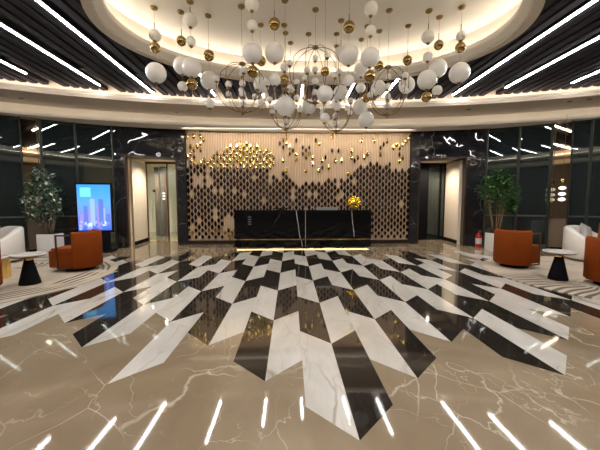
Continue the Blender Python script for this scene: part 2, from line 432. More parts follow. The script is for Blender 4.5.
# ribbed lozenge screen behind the desk
SX0, SX1, SY = -3.44, 4.06, 10.08
scr = thing('decorative_wall_screen', ((SX0+SX1)/2, SY, 0), 'beige ribbed wall screen covered in lozenges painted with dark and gold reflections behind the reception desk', 'wall screen')
W2 = (SX1-SX0)/2
MB().box(-W2, W2, .06, .12, .0, 3.9).build('backing_panel', M['ribgap'], scr)
rb = MB(); n = 138; pitch = 2*W2/n
for k in range(n):
    xx = -W2+(k+.5)*pitch
    rb.poly([(xx-.019, .06), (xx-.010, .035), (xx+.010, .035), (xx+.019, .06)], .12, 3.9)
rb.build('ribs', M['rib'], scr)
MB().box(-W2, W2, -.02, .058, .0, .12).build('base_rail', M['frame'], scr)
for sx in (-W2-.03, W2): MB().box(sx, sx+.03, -.05, .12, 0, 3.9).build('side_rail', M['frame'], scr)
cp = pitch*2; vp = .222
def interp(x, T):
    for (a, b), (c2, d) in zip(T, T[1:]):
        if a <= x <= c2: return b+(d-b)*(x-a)/(c2-a)
    return T[0][1] if x < T[0][0] else T[-1][1]
TOPZ = [(-3.75, 2.62), (-1.0, 2.50), (-.5, 2.30), (0, 2.02), (.6, 2.0), (.95, 2.15), (1.6, 2.1), (1.9, 2.55), (2.6, 2.85), (3.1, 2.55), (3.75, 2.55)]
from mathutils import noise as mnoise
darks, golds = [], []
for k in range(69):
    cx = -W2+cp*(k+.5)+pitch*.0
    for r in range(17):
        cz = .24+r*vp+(vp/2 if k % 2 else 0)
        if cz > 3.62: continue
        nz = mnoise.noise(Vector((cx*.9+4, cz*1.1, 2.2))); u = rnd.random()
        top = interp(cx, TOPZ)+.12*nz
        left = cx < -.3
        dens = .98
        if left: dens = .98 if cz > 1.6 else (.96 if cz > .8 else .88)
        elif cx < 1.9: dens = .9 if cz > 1.5 else .95
        if nz > .33 and cx < 2: dens *= .4
        if cz < top and u < dens: darks.append((cx, cz, .75 if cz < .5 else 1)); continue
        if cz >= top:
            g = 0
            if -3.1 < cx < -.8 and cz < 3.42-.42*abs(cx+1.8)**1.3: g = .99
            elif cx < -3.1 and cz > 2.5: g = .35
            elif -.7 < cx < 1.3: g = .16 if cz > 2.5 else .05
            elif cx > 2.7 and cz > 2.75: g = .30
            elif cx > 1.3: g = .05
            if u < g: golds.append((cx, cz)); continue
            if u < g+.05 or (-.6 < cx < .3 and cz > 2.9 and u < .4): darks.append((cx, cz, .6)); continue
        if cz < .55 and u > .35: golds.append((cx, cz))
def loz(mb, cx, cz, s=1, ox=0, oz=0, tilt=0, sw=1):
    w, h = .047*sw, .110*s
    P = [(0, h), (w, h*.26), (w, -h*.26), (0, -h), (-w, -h*.26), (-w, h*.26)]
    f = [mb.bm.verts.new((cx-ox+px, (-.004+px*tilt), cz-oz+pz)) for px, pz in P]
    bk = [mb.bm.verts.new((cx-ox+px*.8, .034, cz-oz+pz*.8)) for px, pz in P]
    ctr = mb.bm.verts.new((cx-ox, -.018, cz-oz))
    for i in range(6):
        mb._f([f[i], f[(i+1) % 6], ctr]); mb._f([f[(i+1) % 6], f[i], bk[i], bk[(i+1) % 6]])
    mb._f(bk)
proto = MB(); loz(proto, 0, 0); pr_d = proto.build('lozenge', M['loz_dark_refl'], scr)
rnd.shuffle(golds)
big = sorted(darks, key=lambda d: abs(d[1]-1.4)+abs(d[0]-.3)*.15)
pr_d.location = (big[0][0], 0, big[0][1])
for d in big[1:70]:
    o = pr_d.copy(); COL.objects.link(o); o.parent = scr; o.location = (d[0], 0, d[1])
proto = MB(); loz(proto, 0, 0, .95, tilt=.0); pr_g = proto.build('lozenge', M['loz_lit_refl'], scr); pr_g['label'] = 'lozenge with its lit reflection painted gold'
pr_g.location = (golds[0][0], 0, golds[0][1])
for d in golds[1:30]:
    o = pr_g.copy(); COL.objects.link(o); o.parent = scr; o.location = (d[0], 0, d[1]); o['label'] = 'lozenge with its lit reflection painted gold'
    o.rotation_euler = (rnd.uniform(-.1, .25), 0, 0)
mb = MB()
for d in big[70:]: mb.mi = 0; loz(mb, d[0], d[1], d[2] if d[2] > .7 else .9, sw=1 if d[2] > .7 else .7)
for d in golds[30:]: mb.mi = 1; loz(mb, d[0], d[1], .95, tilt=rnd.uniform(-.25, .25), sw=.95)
st = mb.build('lozenges', [M['loz_dark_refl'], M['loz_lit_refl']], scr, kind='stuff')
# wall behind the screen
mb = MB(); mb.box(-3.46, 4.08, SY+.13, SY+.3, 0, 4.0); mb.build('wall_back', M['rearwall'], kind='structure')

# marble portals with doorways
def portal(name, P0, P1, xa, xb, top):
    P0, P1 = Vector(P0), Vector(P1)
    at = lambda X: tuple(P0 + (P1-P0)*((X-P0.x)/(P1.x-P0.x)))
    mb = MB(); seg(mb, tuple(P0), at(xa), 0, WT+.02, 0, .45); seg(mb, at(xb), tuple(P1), 0, WT+.02, 0, .45); seg(mb, at(xa), at(xb), top, WT+.02, 0, .45)
    w = mb.build(name, M['wall_marble'], kind='structure')
    e = .04; d = 1
    fr = MB()
    seg(fr, at(xa-.002), at(xa+e), 0, top, -.012, .46); seg(fr, at(xb-e), at(xb+.002), 0, top, -.012, .46); seg(fr, at(xa), at(xb), top-e, top, -.012, .46)
    fr.build('door_frame', M['frame'], w)
    return w, at
LP0, LP1 = (-5.31, 9.28), (-3.46, 10.02)
wl, atL = portal('wall_left', LP0, LP1, -5.06, -3.68, 2.86)
RP0, RP1 = (4.08, 10.02), (6.11, 9.26)
wr, atR = portal('wall_right', RP0, RP1, 4.30, 5.64, 2.86)

# alcove rooms behind the doorways
def alcove(n, side):
    s = side; mb = MB()
    if s < 0:
        xs0, xs1 = -5.35, -3.30
        mb.poly([(-5.16, 9.86), (-5.08, 9.83), (-5.20, 11.1), (-5.28, 11.1)], 0, 2.8)
        mb.poly([(-7.6, 14.4), (-2.6, 14.4), (-2.6, 14.5), (-7.6, 14.5)], 0, 3.2)
        mb.poly([(-3.42, 10.5), (-3.34, 10.5), (-3.34, 14.4), (-3.42, 14.4)], 0, 3.2)
        mb.poly([(-7.6, 11.2), (-7.5, 11.2), (-7.5, 14.4), (-7.6, 14.4)], 0, 3.2)
    else:
        mb.poly([(5.66, 9.90), (5.74, 9.86), (5.86, 11.1), (5.78, 11.1)], 0, 2.8)
        mb.poly([(3.4, 14.4), (8.6, 14.4), (8.6, 14.5), (3.4, 14.5)], 0, 3.2)
        mb.poly([(4.02, 10.5), (4.10, 10.5), (4.10, 14.4), (4.02, 14.4)], 0, 3.2)
        mb.poly([(8.5, 11.2), (8.6, 11.2), (8.6, 14.4), (8.5, 14.4)], 0, 3.2)
    w = mb.build('wall_corridor_left' if s < 0 else 'wall_corridor_right', M['cream'], kind='structure')
    cl = MB(); x0, x1 = (-7.6, -3.3) if s < 0 else (4.0, 8.6)
    cl.box(x0, x1, 10.45, 14.5, 2.86, 2.95); cl.build('ceiling', M['cream'], kind='structure')
    bb = MB()
    if s < 0: bb.poly([(-5.08, 9.83), (-5.065, 9.82), (-5.185, 11.1), (-5.20, 11.1)], 0, .12)
    else: bb.poly([(5.645, 9.90), (5.66, 9.90), (5.78, 11.1), (5.765, 11.1)], 0, .12)
    bb.build('baseboard_left' if s < 0 else 'baseboard_right', M['black'], kind='structure')
alcove(1, -1); alcove(2, 1)

# left glass door
d1 = MB(); d1.box(-5.20, -5.16, 10.98, 11.04, 0, 2.84).box(-4.46, -4.42, 10.98, 11.04, 0, 2.84).box(-5.20, -3.42, 10.98, 11.04, 2.78, 2.86)
door1 = d1.build('door_1', M['bronze'], kind='structure')
MB().box(-5.16, -4.48, 11.0, 11.015, .02, 2.78).build('glass_leaf', M['doorglass'], door1)
MB().box(-4.42, -3.44, 11.0, 11.015, .02, 2.78).build('glass_side_panel', M['doorglass'], door1)
MB().tube([(-5.0, 10.95, .75), (-5.0, 10.95, 1.5)], .014, 8).build('door_handle', M['silver'], door1)
MB().box(-4.96, -4.88, 10.975, 11.0, 1.78, 1.86).build('door_lock', M['black'], door1)
# right door: dark frame and grey pane
d2 = MB(); d2.box(4.12, 5.12, 10.98, 11.05, 0, 2.84).box(5.55, 5.62, 10.98, 11.05, 0, 2.84).box(4.12, 5.78, 10.98, 11.05, 2.78, 2.86).box(5.74, 5.78, 10.98, 11.05, 0, 2.84)
door2 = d2.build('door_2', M['black'], kind='structure')
MB().box(5.12, 5.55, 11.0, 11.015, .02, 2.78).build('glass_leaf', M['glass'], door2)
MB().box(5.62, 5.74, 11.0, 11.015, .02, 2.78).build('glass_side_panel', M['glass'], door2)
# dark timber piers and counter seen through the doors
for (x, y, w_, lb) in [(-5.52, 12.7, .16, 'dark brown timber pier behind the left glass door, nearer the handle'), (-5.17, 12.5, .20, 'dark brown timber pier behind the left glass door, nearer the screen wall')]:
    t = thing('timber_pier', (x, y, 0), lb, 'pillar', group='piers behind the left door')
    MB().box(-w_/2, w_/2, -.1, .1, 0, 2.85).build('shaft', M['darkwood'], t)
    MB().box(-w_/2-.012, -w_/2, -.11, -.09, 0, 2.85).build('edge_strip', M['brass'], t)
pl = thing('pendant_lamp', (-5.08, 12.2, 0), 'slim pendant of three white discs behind the left glass door', 'lamp')
MB().tube([(0, 0, 1.75), (0, 0, 2.86)], .008, 6).build('wire', M['brass'], pl)
for z in (1.55, 1.66, 1.77): MB().sphere((0, 0, z), .055, 14, 8, .6).build('disc_shade', M['lampglow'], pl, True)
t = thing('lounge_table', (6.1, 12.9, 0), 'dark table with seats in the dim room behind the right glass door', 'table')
MB().box(-.5, .5, -.4, .4, .68, .74).build('table_top', M['darkwood'], t)
for sx in (-.42, .42): MB().box(sx-.04, sx+.04, -.3, .3, 0, .68).build('leg', M['black'], t)
t = thing('grey_curtain', (6.3, 14.2, 0), 'grey curtain hanging at the back of the dim room behind the right door', 'curtain')
mb = MB(); pts = []
for k in range(121):
    xx = -1.4+2.8*k/120; pts.append((xx, .03*math.sin(k*.9)))
for k in range(120):
    (a, b), (c2, d) = pts[k], pts[k+1]; mb.poly([(a, b-.01), (c2, d-.01), (c2, d+.01), (a, b+.01)], .03, 2.84)
mb.build('drape', mat('grey curtain cloth', (.10, .09, .08), .9), t)

# curtain walls of dark glass with mullions and mirrored columns
def glasswall(n, X, side):
    mb = MB(); fr = MB()
    for a, b in zip(X, X[1:]):
        p, q = wall_pts(a), wall_pts(b)
        seg(mb, p, q, .16, WT, .03, .042)
        seg(fr, p, q, 0, .16, 0, .07)
        seg(fr, p, q, .98, 1.02, .015, .045)
    for a in X:
        p = Vector((*wall_pts(a), 0)); fr.box(a-.018, a+.018, p.y-.02, p.y+.07, 0, WT)
    w = mb.build('window_%d' % n, M['glass'], kind='structure'); fr.build('window_frame', M['mullion'], w)
    return w
glasswall(1, [-6.87, -6.17, -5.34], -1)
glasswall(2, [-12.6, -11.5, -10.0, -8.6, -7.22], -1)
glasswall(3, [6.14, 6.90, 7.58], 1)
glasswall(4, [7.95, 8.32, 9.6, 11.0, 12.3], 1)
def column(x0, x1, lb):
    p, q = wall_pts(x0), wall_pts(x1)
    t = thing('mirrored_column', (x0, p[1], 0), lb, 'column')
    off = Vector((x0, p[1], 0)); P = lambda a: (a[0]-off.x, a[1]-off.y)
    def s_(name, m, z0, z1, t0, t1, e0=0, e1=0):
        mb = MB(); seg(mb, P(p), P(q), z0, z1, t0, t1); return mb.build(name, m, t)
    s_('mirror_panel', M['mirror'], .98, WT, -.06, .05)
    s_('lower_panel', M['panelbrown'], .10, .95, -.06, .05)
    s_('ledge', M['darkwood'], .95, .98, -.09, .05)
    s_('plinth', M['black'], 0, .10, -.05, .05)
    for xx in (x0, x1):
        yy = wall_y(xx); MB().box(xx-x0-.01, xx-x0+.01, yy-off.y-.07, yy-off.y+.05, 0, WT).build('edge_trim', M['mullion'], t)
column(-7.20, -6.89, 'bronze mirrored column behind the left potted tree')
column(7.60, 7.93, 'bronze mirrored column behind the right sofa and lamp')
# outer dark enclosure with a low wall seen through the glass, and the room wall behind the camera
mb = MB(); N = 80
def arcwall(mb, b0, b1, z0, z1, t0, t1, n=60):
    for k in range(n):
        ta, tb = t0+(t1-t0)*k/n, t0+(t1-t0)*(k+1)/n
        mb.poly([ept(b0, ta), ept(b0, tb), ept(b1, tb), ept(b1, ta)], z0, z1)
arcwall(mb, 9.0, 9.1, 0, 4.9, -.05, 1.05); arcwall(mb, 9.0, 9.1, 0, 4.9, PI-1.05, PI+.05); mb.build('wall_outer', M['outside'], kind='structure')
mb = MB(); arcwall(mb, 7.9, 8.0, 0, 1.0, .1, 1.02); arcwall(mb, 7.9, 8.0, 0, 1.0, PI-1.02, PI-.1); mb.build('wall_low', M['parapet'], kind='structure')
mb = MB(); arcwall(mb, 6.95, 7.05, 0, 3.9, PI+.3, 2*PI-.3); mb.build('wall_rear', M['rearwall'], kind='structure')
mb = MB(); arcwall(mb, 6.95, 7.05, 0, 3.9, -.3, .22, 20); arcwall(mb, 6.95, 7.05, 0, 3.9, PI-.22, PI+.3, 20); mb.build('wall_side', M['outside'], kind='structure')

# ------------------------------------------------------------------ reception desk
DX0, DX1, DY = -1.68, 2.46, 8.95
desk = thing('reception_desk', ((DX0+DX1)/2, DY, 0), 'long black marble reception desk with a thin gold recess near its base', 'reception desk')
w = (DX1-DX0)/2
JX = .455-(DX0+DX1)/2
MB().box(-w, JX-.004, 0, .75, .30, 1.17).build('front_panel', M['desk_marble'], desk, bevel=.004)
MB().box(JX+.004, w, 0, .75, .30, 1.17).build('front_panel', M['desk_marble'], desk, bevel=.004)
MB().box(-w+.02, w-.02, .05, .72, .26, .30).build('recess_strip', M['gold'], desk)
MB().box(-w, w, 0, .75, .05, .26).build('plinth', M['desk_marble'], desk, bevel=.004)
MB().box(-w+.05, w-.05, .13, .16, .034, .046).build('foot_light', M['deskled'], desk)
MB().box(-w+.05, w-.05, .165, .70, 0, .05).build('foot', M['black'], desk)
# pale veins in the front
vm = mat('pale grey vein', (.45, .43, .40), .2)
def vein(pts, wd):
    mb = MB()
    for (a, b), (c2, d) in zip(pts, pts[1:]):
        mb.face([(a-wd, -.0015, b), (a+wd, -.0015, b), (c2+wd*.8, -.0015, d), (c2-wd*.8, -.0015, d)])
    mb.build('marble_vein', vm, desk)
vein([(-.215, 1.168), (-.19, .95), (-.15, .7), (-.12, .45), (-.09, .31)], .012)
vein([(-.055, .25), (-.04, .15), (-.03, .055)], .010)
vein([(JX, 1.168), (JX, .7), (JX, .31)], .007)
vein([(JX, .25), (JX, .055)], .007)
vein([(1.46, 1.168), (1.48, .9), (1.52, .6), (1.55, .36)], .010)
pq = thing('desk_plaque', (-1.22, DY-.004, .85), 'small plaque of four faint grey lines on the desk front left', 'sign')
MB().box(-.06, .06, -.004, .002, -.15, .15).build('plate', M['black'], pq)
for k in range(4): MB().box(-.048, .048, -.006, -.003, -.115+k*.07, -.085+k*.07).build('line', M['dim'], pq)
mo = thing('desk_monitor', (-.28, DY+.55, 1.17), 'black monitor peeking over the desk left of centre', 'monitor')
MB().box(-.02, .02, -.02, .02, 0, .05).build('stand', M['black'], mo); MB().box(-.12, .12, -.10, .10, 0, .012).build('foot', M['black'], mo)
MB().box(-.24, .24, -.03, -.005, .03, .065).build('screen_top', M['black'], mo)
tr = thing('document_tray', (1.13, DY+.28, 1.17), 'low silver grey tray lying on the desk right of centre', 'tray')
MB().box(-.33, .33, -.12, .12, 0, .02).build('base', M['silver'], tr)
MB().box(-.33, .33, -.12, -.10, .02, .085).build('front_edge', M['silver'], tr); MB().box(-.33, .33, .10, .12, .02, .085).build('rear_edge', M['silver'], tr)
M['yellowgold'] = mat('bright yellow gold', (.95, .62, .07), .22, .9)
go = thing('gold_sculpture', (1.98, DY+.3, 1.17), 'round gold flower shaped sculpture standing on the desk', 'sculpture')
MB().lathe([(.10, 0), (.10, .02), (.05, .03), (.03, .08), (.0, .08)], n=20).build('base', M['brass'], go, True)
mb = MB()
for k in range(34):
    i = k/34; ph = math.acos(1-2*i); th_ = k*2.4
    c0 = Vector((.165*math.sin(ph)*math.cos(th_), .05*math.sin(ph)*math.sin(th_), .235+.165*math.cos(ph)*.95))
    mb.sphere(c0*1.0, .048, 8, 6)
mb.sphere((0, 0, .235), .13, 16, 10); mb.build('petals', M['yellowgold'], go, False)

# ------------------------------------------------------------------ television totem
TVX, TVY = -5.45, 8.5
tv = thing('television_totem', (TVX, TVY, 0), 'upright black digital display showing city towers under a blue sky', 'television', rz=.16)
MB().box(-.455, .455, -.02, .06, .56, 1.94).build('bezel', M['black'], tv, bevel=.01)
MB().box(-.34, .34, -.02, .10, .05, .56).build('stand', M['black'], tv)
MB().box(-.45, .45, -.18, .26, 0, .05).build('base_plate', M['black'], tv)
scm, nt, p = new_mat('sky on screen')
tc = nt.nodes.new('ShaderNodeTexCoord'); sp = nt.nodes.new('ShaderNodeSeparateXYZ'); nt.links.new(tc.outputs['Generated'], sp.inputs[0])
colr = ramp(nt, sp.outputs['Z'], [(0, (.05, .14, .75)), (.35, (.22, .30, .78)), (.6, (.12, .42, .92)), (1, (.04, .36, .95))])
nt.links.new(colr, p.inputs['Emission Color']); p.inputs['Emission Strength'].default_value = .8; p.inputs['Base Color'].default_value = (0, 0, 0, 1)
def em(name, c_, s_=1): return mat(name, (0, 0, 0), .4, emit=c_, es=s_)
scn = MB().box(-.415, .415, -.028, -.018, .62, 1.89).build('screen', scm, tv)
E1 = [em('tower light blue', (.28, .42, .85)), em('tower mid blue', (.10, .18, .55)), em('tower violet', (.30, .22, .62)), em('bright windows', (.55, .75, 1), 1.2)]
mb = MB()
T = [(-.24, .11, .86, 1.36, 1), (-.05, .13, .80, 1.56, 0), (.10, .06, .80, 1.42, 2), (.19, .14, .82, 1.55, 1), (.27, .05, .80, 1.30, 0), (-.36, .10, .80, 1.12, 2), (.38, .10, .80, 1.14, 1), (-.14, .07, .80, 1.20, 2)]
for (x, w_, z0, z1, m_) in T:
    x *= .9; w_ *= .9; z0 -= .06; z1 -= .06
    mb.mi = m_; mb.box(x-w_/2, x+w_/2, -.0305, -.0285, z0, z1)
for k in range(46):
    mb.mi = rnd.choice([0, 1, 1, 2, 3]); x = rnd.uniform(-.40, .33); z = rnd.uniform(.63, .84); mb.box(x, x+rnd.uniform(.02, .08), -.0325, -.0305, z, z+rnd.uniform(.02, .08))
mb.build('skyline', E1, scn)
MB().box(-.34, -.07, -.0305, -.0285, 1.55, 1.81).build('light_square', em('pale blue square', (.16, .62, .95), 1.0), scn)

# ------------------------------------------------------------------ rugs
def mk_rug(x, y, r, m, lb):
    mb = MB(); mb.poly([(r*math.cos(2*PI*k/96), r*math.sin(2*PI*k/96)) for k in range(96)], .002, .014)
    o = mb.build('rug', M[m]); o.location = (x, y, 0); return tag(o, lb, 'rug')
mk_rug(-5.65, 5.5, 2.16, 'rug_arcs', 'round beige rug with thin dark arcs under the left seating group')
mk_rug(6.12, 5.3, 2.16, 'rug_stripes', 'round beige rug with dark brush strokes under the right seating group')
RZ = .0145

# ------------------------------------------------------------------ seating
def arc_shell(mb, R, t, a0, a1, z0, ztop, n=36, rx=1, ry=1, drop=None):
    """curved upholstered back; drop(f) lowers the top along the arc"""
    rings = []
    for k in range(n+1):
        f = k/n; a = a0+(a1-a0)*f; zt = ztop-(drop(f) if drop else 0); ring = []
        c_, s_ = math.cos(a), math.sin(a)
        e = .03
        for r, z in ((R-e, z0), (R, z0+e), (R, zt-e*1.2), (R-e, zt), (R-t+e, zt), (R-t, zt-e*1.2), (R-t, z0+e), (R-t+e, z0)):
            ring.append(mb.bm.verts.new((r*c_*rx, r*s_*ry, z)))
        rings.append(ring)
    for a, b in zip(rings, rings[1:]):
        for i in range(8): mb._f([a[i], b[i], b[(i+1) % 8], a[(i+1) % 8]])
    mb._f(rings[0]); mb._f(rings[-1][::-1]); return mb

def barrel_chair(loc, rz, lb, first=None):
    """local +X is the front"""
    t = thing('barrel_armchair', loc, lb, 'armchair', rz, 'orange barrel armchairs')
    if first:
        for ch in first.children:
            c_ = ch.copy(); COL.objects.link(c_); c_.parent = t
        t['category'] = 'armchair'; return t
    mb = MB(); arc_shell(mb, .39, .10, PI*.56, PI*1.44, .07, .80, 40); mb.build('backrest', M['orange'], t, True)
    mb = MB()
    pts = [(.41, -.28), (.44, -.24), (.44, .24), (.41, .28)] + [(.29*math.cos(a), .29*math.sin(a)) for a in [PI*(.5+.1*k) for k in range(11)]]
    mb.poly(pts, .09, .43); mb.build('seat', M['orange'], t, bevel=.03, seg=3)
    mb = MB(); mb.poly([(x*.95-.01, y*.93) for x, y in pts], .43, .47); mb.build('seat_cushion', M['orange_in'], t, bevel=.018, seg=3)
    for s in (-1, 1):
        mb = MB(); y = s*.36
        mb.box(-.04, .23, y-.012, y+.012, .72, .75).box(.20, .23, y-.012, y+.012, .09, .72).box(-.04, .23, y-.012, y+.012, .08, .11)
        mb.build('arm_frame', M['darkwood'], t, bevel=.004)
    MB().lathe([(.26, .0), (.26, .02), (.12, .04), (.12, .08)], n=28).build('swivel_base', M['black'], t, True)
    mb = MB(); mb.box(-.28, -.16, -.2, .2, .46, .72); mb.build('back_cushion', M['orange_in'], t, bevel=.05, seg=4)
    return t
ch = barrel_chair((-4.35, 6.25, RZ), math.radians(184), 'orange barrel armchair on the left rug in front of the television')
barrel_chair((4.86, 6.25, RZ), math.radians(20), 'orange barrel armchair on the right rug beside the small tree planter', ch)
barrel_chair((5.41, 4.72, RZ), math.radians(30), 'orange barrel armchair cut by the right edge of the frame', ch)
barrel_chair((-4.86, 4.55, RZ), math.radians(150), 'orange barrel armchair barely showing at the left edge of the frame', ch)

def sofa(loc, rz, mir, lb, first=None):
    """local +X front; curved tub sofa"""
    t = thing('curved_sofa', loc, lb, 'sofa', rz, 'white curved sofas')
    mb = MB()
    dr = lambda f: .0 if .36 < f < .64 else (.36*min(1, (.36-f)/.3)**1.3 if f < .5 else .36*min(1, (f-.64)/.3)**1.3)
    arc_shell(mb, .62, .15, PI*.36, PI*1.64, .05, .79, 44, rx=1.0, ry=1.25, drop=dr); mb.build('backrest', M['whitefab'], t, True)
    pts = [(.46, -.55), (.50, -.4), (.50, .4), (.46, .55)] + [(.47*math.cos(a), .47*1.25*math.sin(a)) for a in [PI*(.5+.1*k) for k in range(11)]]
    mb = MB(); mb.poly(pts, .05, .42); mb.build('seat', M['whitefab'], t, bevel=.05, seg=4)
    mb = MB(); mb.poly([(x*.8, y*.8) for x, y in pts], 0, .05); mb.build('plinth', M['black'], t)
    return t
sofa((-7.04, 7.12, RZ), math.radians(236), 1, 'white curved sofa at the left behind the round side table')
sofa((7.40, 6.90, RZ), math.radians(-56), -1, 'white curved sofa at the right behind the orange armchair')
def pillow(loc, rot, m, lb, s=.42):
    mb = MB(); n = 10; g = {}
    for sgn in (1, -1):
        for i in range(n+1):
            for j in range(n+1):
                u, v = i/n*2-1, j/n*2-1
                th_ = .085*((1-u**2)*(1-v**2))**.45
                pinch = 1-.07*(1-abs(u*v))*0
                k = (i, j, sgn if 0 < i < n and 0 < j < n else 0)
                if k not in g: g[k] = mb.bm.verts.new((u*s/2*(1-.06*(1-v*v)), sgn*th_, v*s/2*(1-.06*(1-u*u))))
        for i in range(n):
            for j in range(n):
                K = lambda a, b: g[(a, b, sgn if 0 < a < n and 0 < b < n else 0)]
                mb._f([K(i, j), K(i+1, j), K(i+1, j+1), K(i, j+1)])
    o = mb.build('throw_pillow', M[m], smooth=True); o.location = loc; o.rotation_euler = rot
    return tag(o, lb, 'pillow')
pillow((-7.02, 7.24, .68), (-.25, .2, math.radians(-30)), 'greyfab', 'grey throw pillow leaning on the left white sofa', .44)
pillow((7.20, 7.00, .66), (-.25, .3, math.radians(20)), 'greyfab', 'grey throw pillow leaning on the right white sofa', .42)
pillow((7.56, 6.84, .66), (-.3, .3, math.radians(-10)), 'orange_in', 'orange throw pillow on the right white sofa beside the grey one', .42)

# side tables
def side_table(loc, lb):
    t = thing('side_table', loc, lb, 'side table', 0, 'round side tables with black cone bases')
    MB().lathe([(.145, 0), (.15, .01), (.065, .40), (.05, .40)], n=36).build('cone_base', M['black'], t, True)
    MB().lathe([(.055, .40), (.064, .415), (.064, .455), (.05, .47)], n=24).build('collar', M['gold'], t, True)
    MB().lathe([(.215, .47), (.232, .478), (.238, .49)], n=48).build('under_ring', M['bronze'], t, True)
    MB().lathe([(.232, .49), (.240, .495), (.240, .512), (.234, .518)], n=48).build('table_top', M['tabletop'], t)
    return t
side_table((-4.42, 5.12, RZ), 'round white topped side table with black cone base on the left rug')
side_table((4.80, 5.12, RZ), 'round white topped side table with black cone base on the right rug')
t = thing('brass_drum_table', (-5.34, 5.52, RZ), 'faceted brass drum table with white top at the left edge', 'side table')
MB().lathe([(.19, 0), (.19, .37), (.17, .37)], n=10).build('drum', M['gold'], t)
MB().lathe([(.20, .37), (.205, .385), (.20, .40)], n=36).build('table_top', M['tabletop'], t)

# ------------------------------------------------------------------ potted trees
def tree(loc, lb, leafm, R, zc, hz, nl, size, pw, ph, seed, stems, blobs):
    r_ = random.Random(seed)
    t = thing('potted_tree', loc, lb, 'potted tree')
    mb = MB(); b = pw/2
    mb.box(-b, b, -b, b, 0, ph); mb.build('planter', M['planter'], t, bevel=.012)
    MB().box(-b+.03, b-.03, -b+.03, b-.03, ph-.002, ph+.006).build('soil', M['soil'], t)
    tips = []
    for k in range(stems):
        a = 2*PI*k/stems+r_.uniform(-.3, .3); top = Vector((R*.55*math.cos(a), R*.45*math.sin(a), zc+r_.uniform(-.1, .35)*hz)); base = Vector((.07*math.cos(a), .07*math.sin(a), ph))
        pts = [base+(top-base)*f+Vector((r_.uniform(-.02, .02), r_.uniform(-.02, .02), 0)) for f in (0, .25, .5, .75, 1)]
        MB().tube(pts, [.014, .013, .011, .009, .005], 6).build('stem', M['trunk'], t, True); tips.append(top)
    mb = MB()
    for k in range(nl):
        bx, bz, br = blobs[k % len(blobs)]
        while True:
            p = Vector((r_.uniform(-1, 1), r_.uniform(-1, 1), r_.uniform(-1, 1)))
            if .25 < p.length < 1: break
        c0 = Vector((bx+p.x*br*R, p.y*br*R*.8, zc+bz+p.z*br*hz))
        d = Vector((r_.uniform(-1, 1), r_.uniform(-1, 1), r_.uniform(-.9, .3))).normalized(); L = size*r_.uniform(.7, 1.2)
        sd = d.cross(Vector((r_.uniform(-.4, .4), r_.uniform(-.4, .4), 1))).normalized()*L*.30; nn = sd.cross(d).normalized()*L*.08
        v = [c0, c0+d*L*.35+sd, c0+d*L, c0+d*L*.35-sd, c0+d*L*.4-nn]
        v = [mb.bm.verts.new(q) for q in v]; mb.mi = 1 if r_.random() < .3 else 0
        mb._f([v[0], v[1], v[4]]); mb._f([v[1], v[2], v[4]]); mb._f([v[2], v[3], v[4]]); mb._f([v[3], v[0], v[4]])
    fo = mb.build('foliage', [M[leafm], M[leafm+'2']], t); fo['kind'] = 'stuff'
    return t
tree((-6.27, 7.95, 0), 'bushy tree with glossy leaves, some with painted highlights, in a white square planter at the left', 'leafA', .47, 1.52, .72, 1300, .11, .40, .58, 3, 6,
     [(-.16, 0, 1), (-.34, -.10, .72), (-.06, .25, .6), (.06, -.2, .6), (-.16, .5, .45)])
tree((5.90, 8.35, 0), 'bushy dark green tree in a white planter right of the fire extinguisher', 'leafB', .60, 1.78, .55, 1500, .11, .38, .52, 5, 7,
     [(0, 0, 1), (.25, -.15, .65), (-.2, .05, .7), (.05, .3, .55), (.35, -.45, .35)])

# fire extinguisher
fe = thing('fire_extinguisher', (5.94, 9.17, 0), 'red fire extinguisher standing on the floor beside the right planter', 'fire extinguisher')
MB().lathe([(.085, 0), (.09, .02), (.09, .34), (.07, .40), (.03, .43), (.03, .46)], n=28).build('cylinder', M['red'], fe, True)
MB().lathe([(.0915, .10), (.0915, .28)], n=28, cap=False).build('label_sheet', M['label'], fe, True)
MB().box(-.02, .06, -.015, .015, .455, .475).box(-.02, .075, -.012, .012, .49, .505).build('handle', M['silver'], fe)
MB().lathe([(.025, .45), (.025, .49), (.01, .50)], n=12).build('valve', M['brass'], fe)
MB().tube([(.02, 0, .47), (.11, 0, .45), (.125, -.02, .34), (.12, -.03, .2)], .011, 8).build('hose', M['black'], fe, True)

# pendant added to stand in for a lamp reflection in the right column
t = thing('disc_lamp_reflection', (7.42, 7.95, 0), 'gold ball and three white discs standing in for a lamp reflection in the right column', 'lamp')
MB().tube([(0, 0, 2.05), (0, 0, 3.75)], .004, 5).build('wire', M['brass'], t)
MB().sphere((0, 0, 2.0), .055, 16, 10).build('gold_ball', M['gold'], t, True)
for z in (1.79, 1.63, 1.48): MB().sphere((0, 0, z), .085, 18, 8, .6).build('disc_shade', M['lampglow'], t, True)
MB().tube([(0, 0, 1.40), (0, 0, 1.95)], .012, 6).build('stem', M['brass'], t)

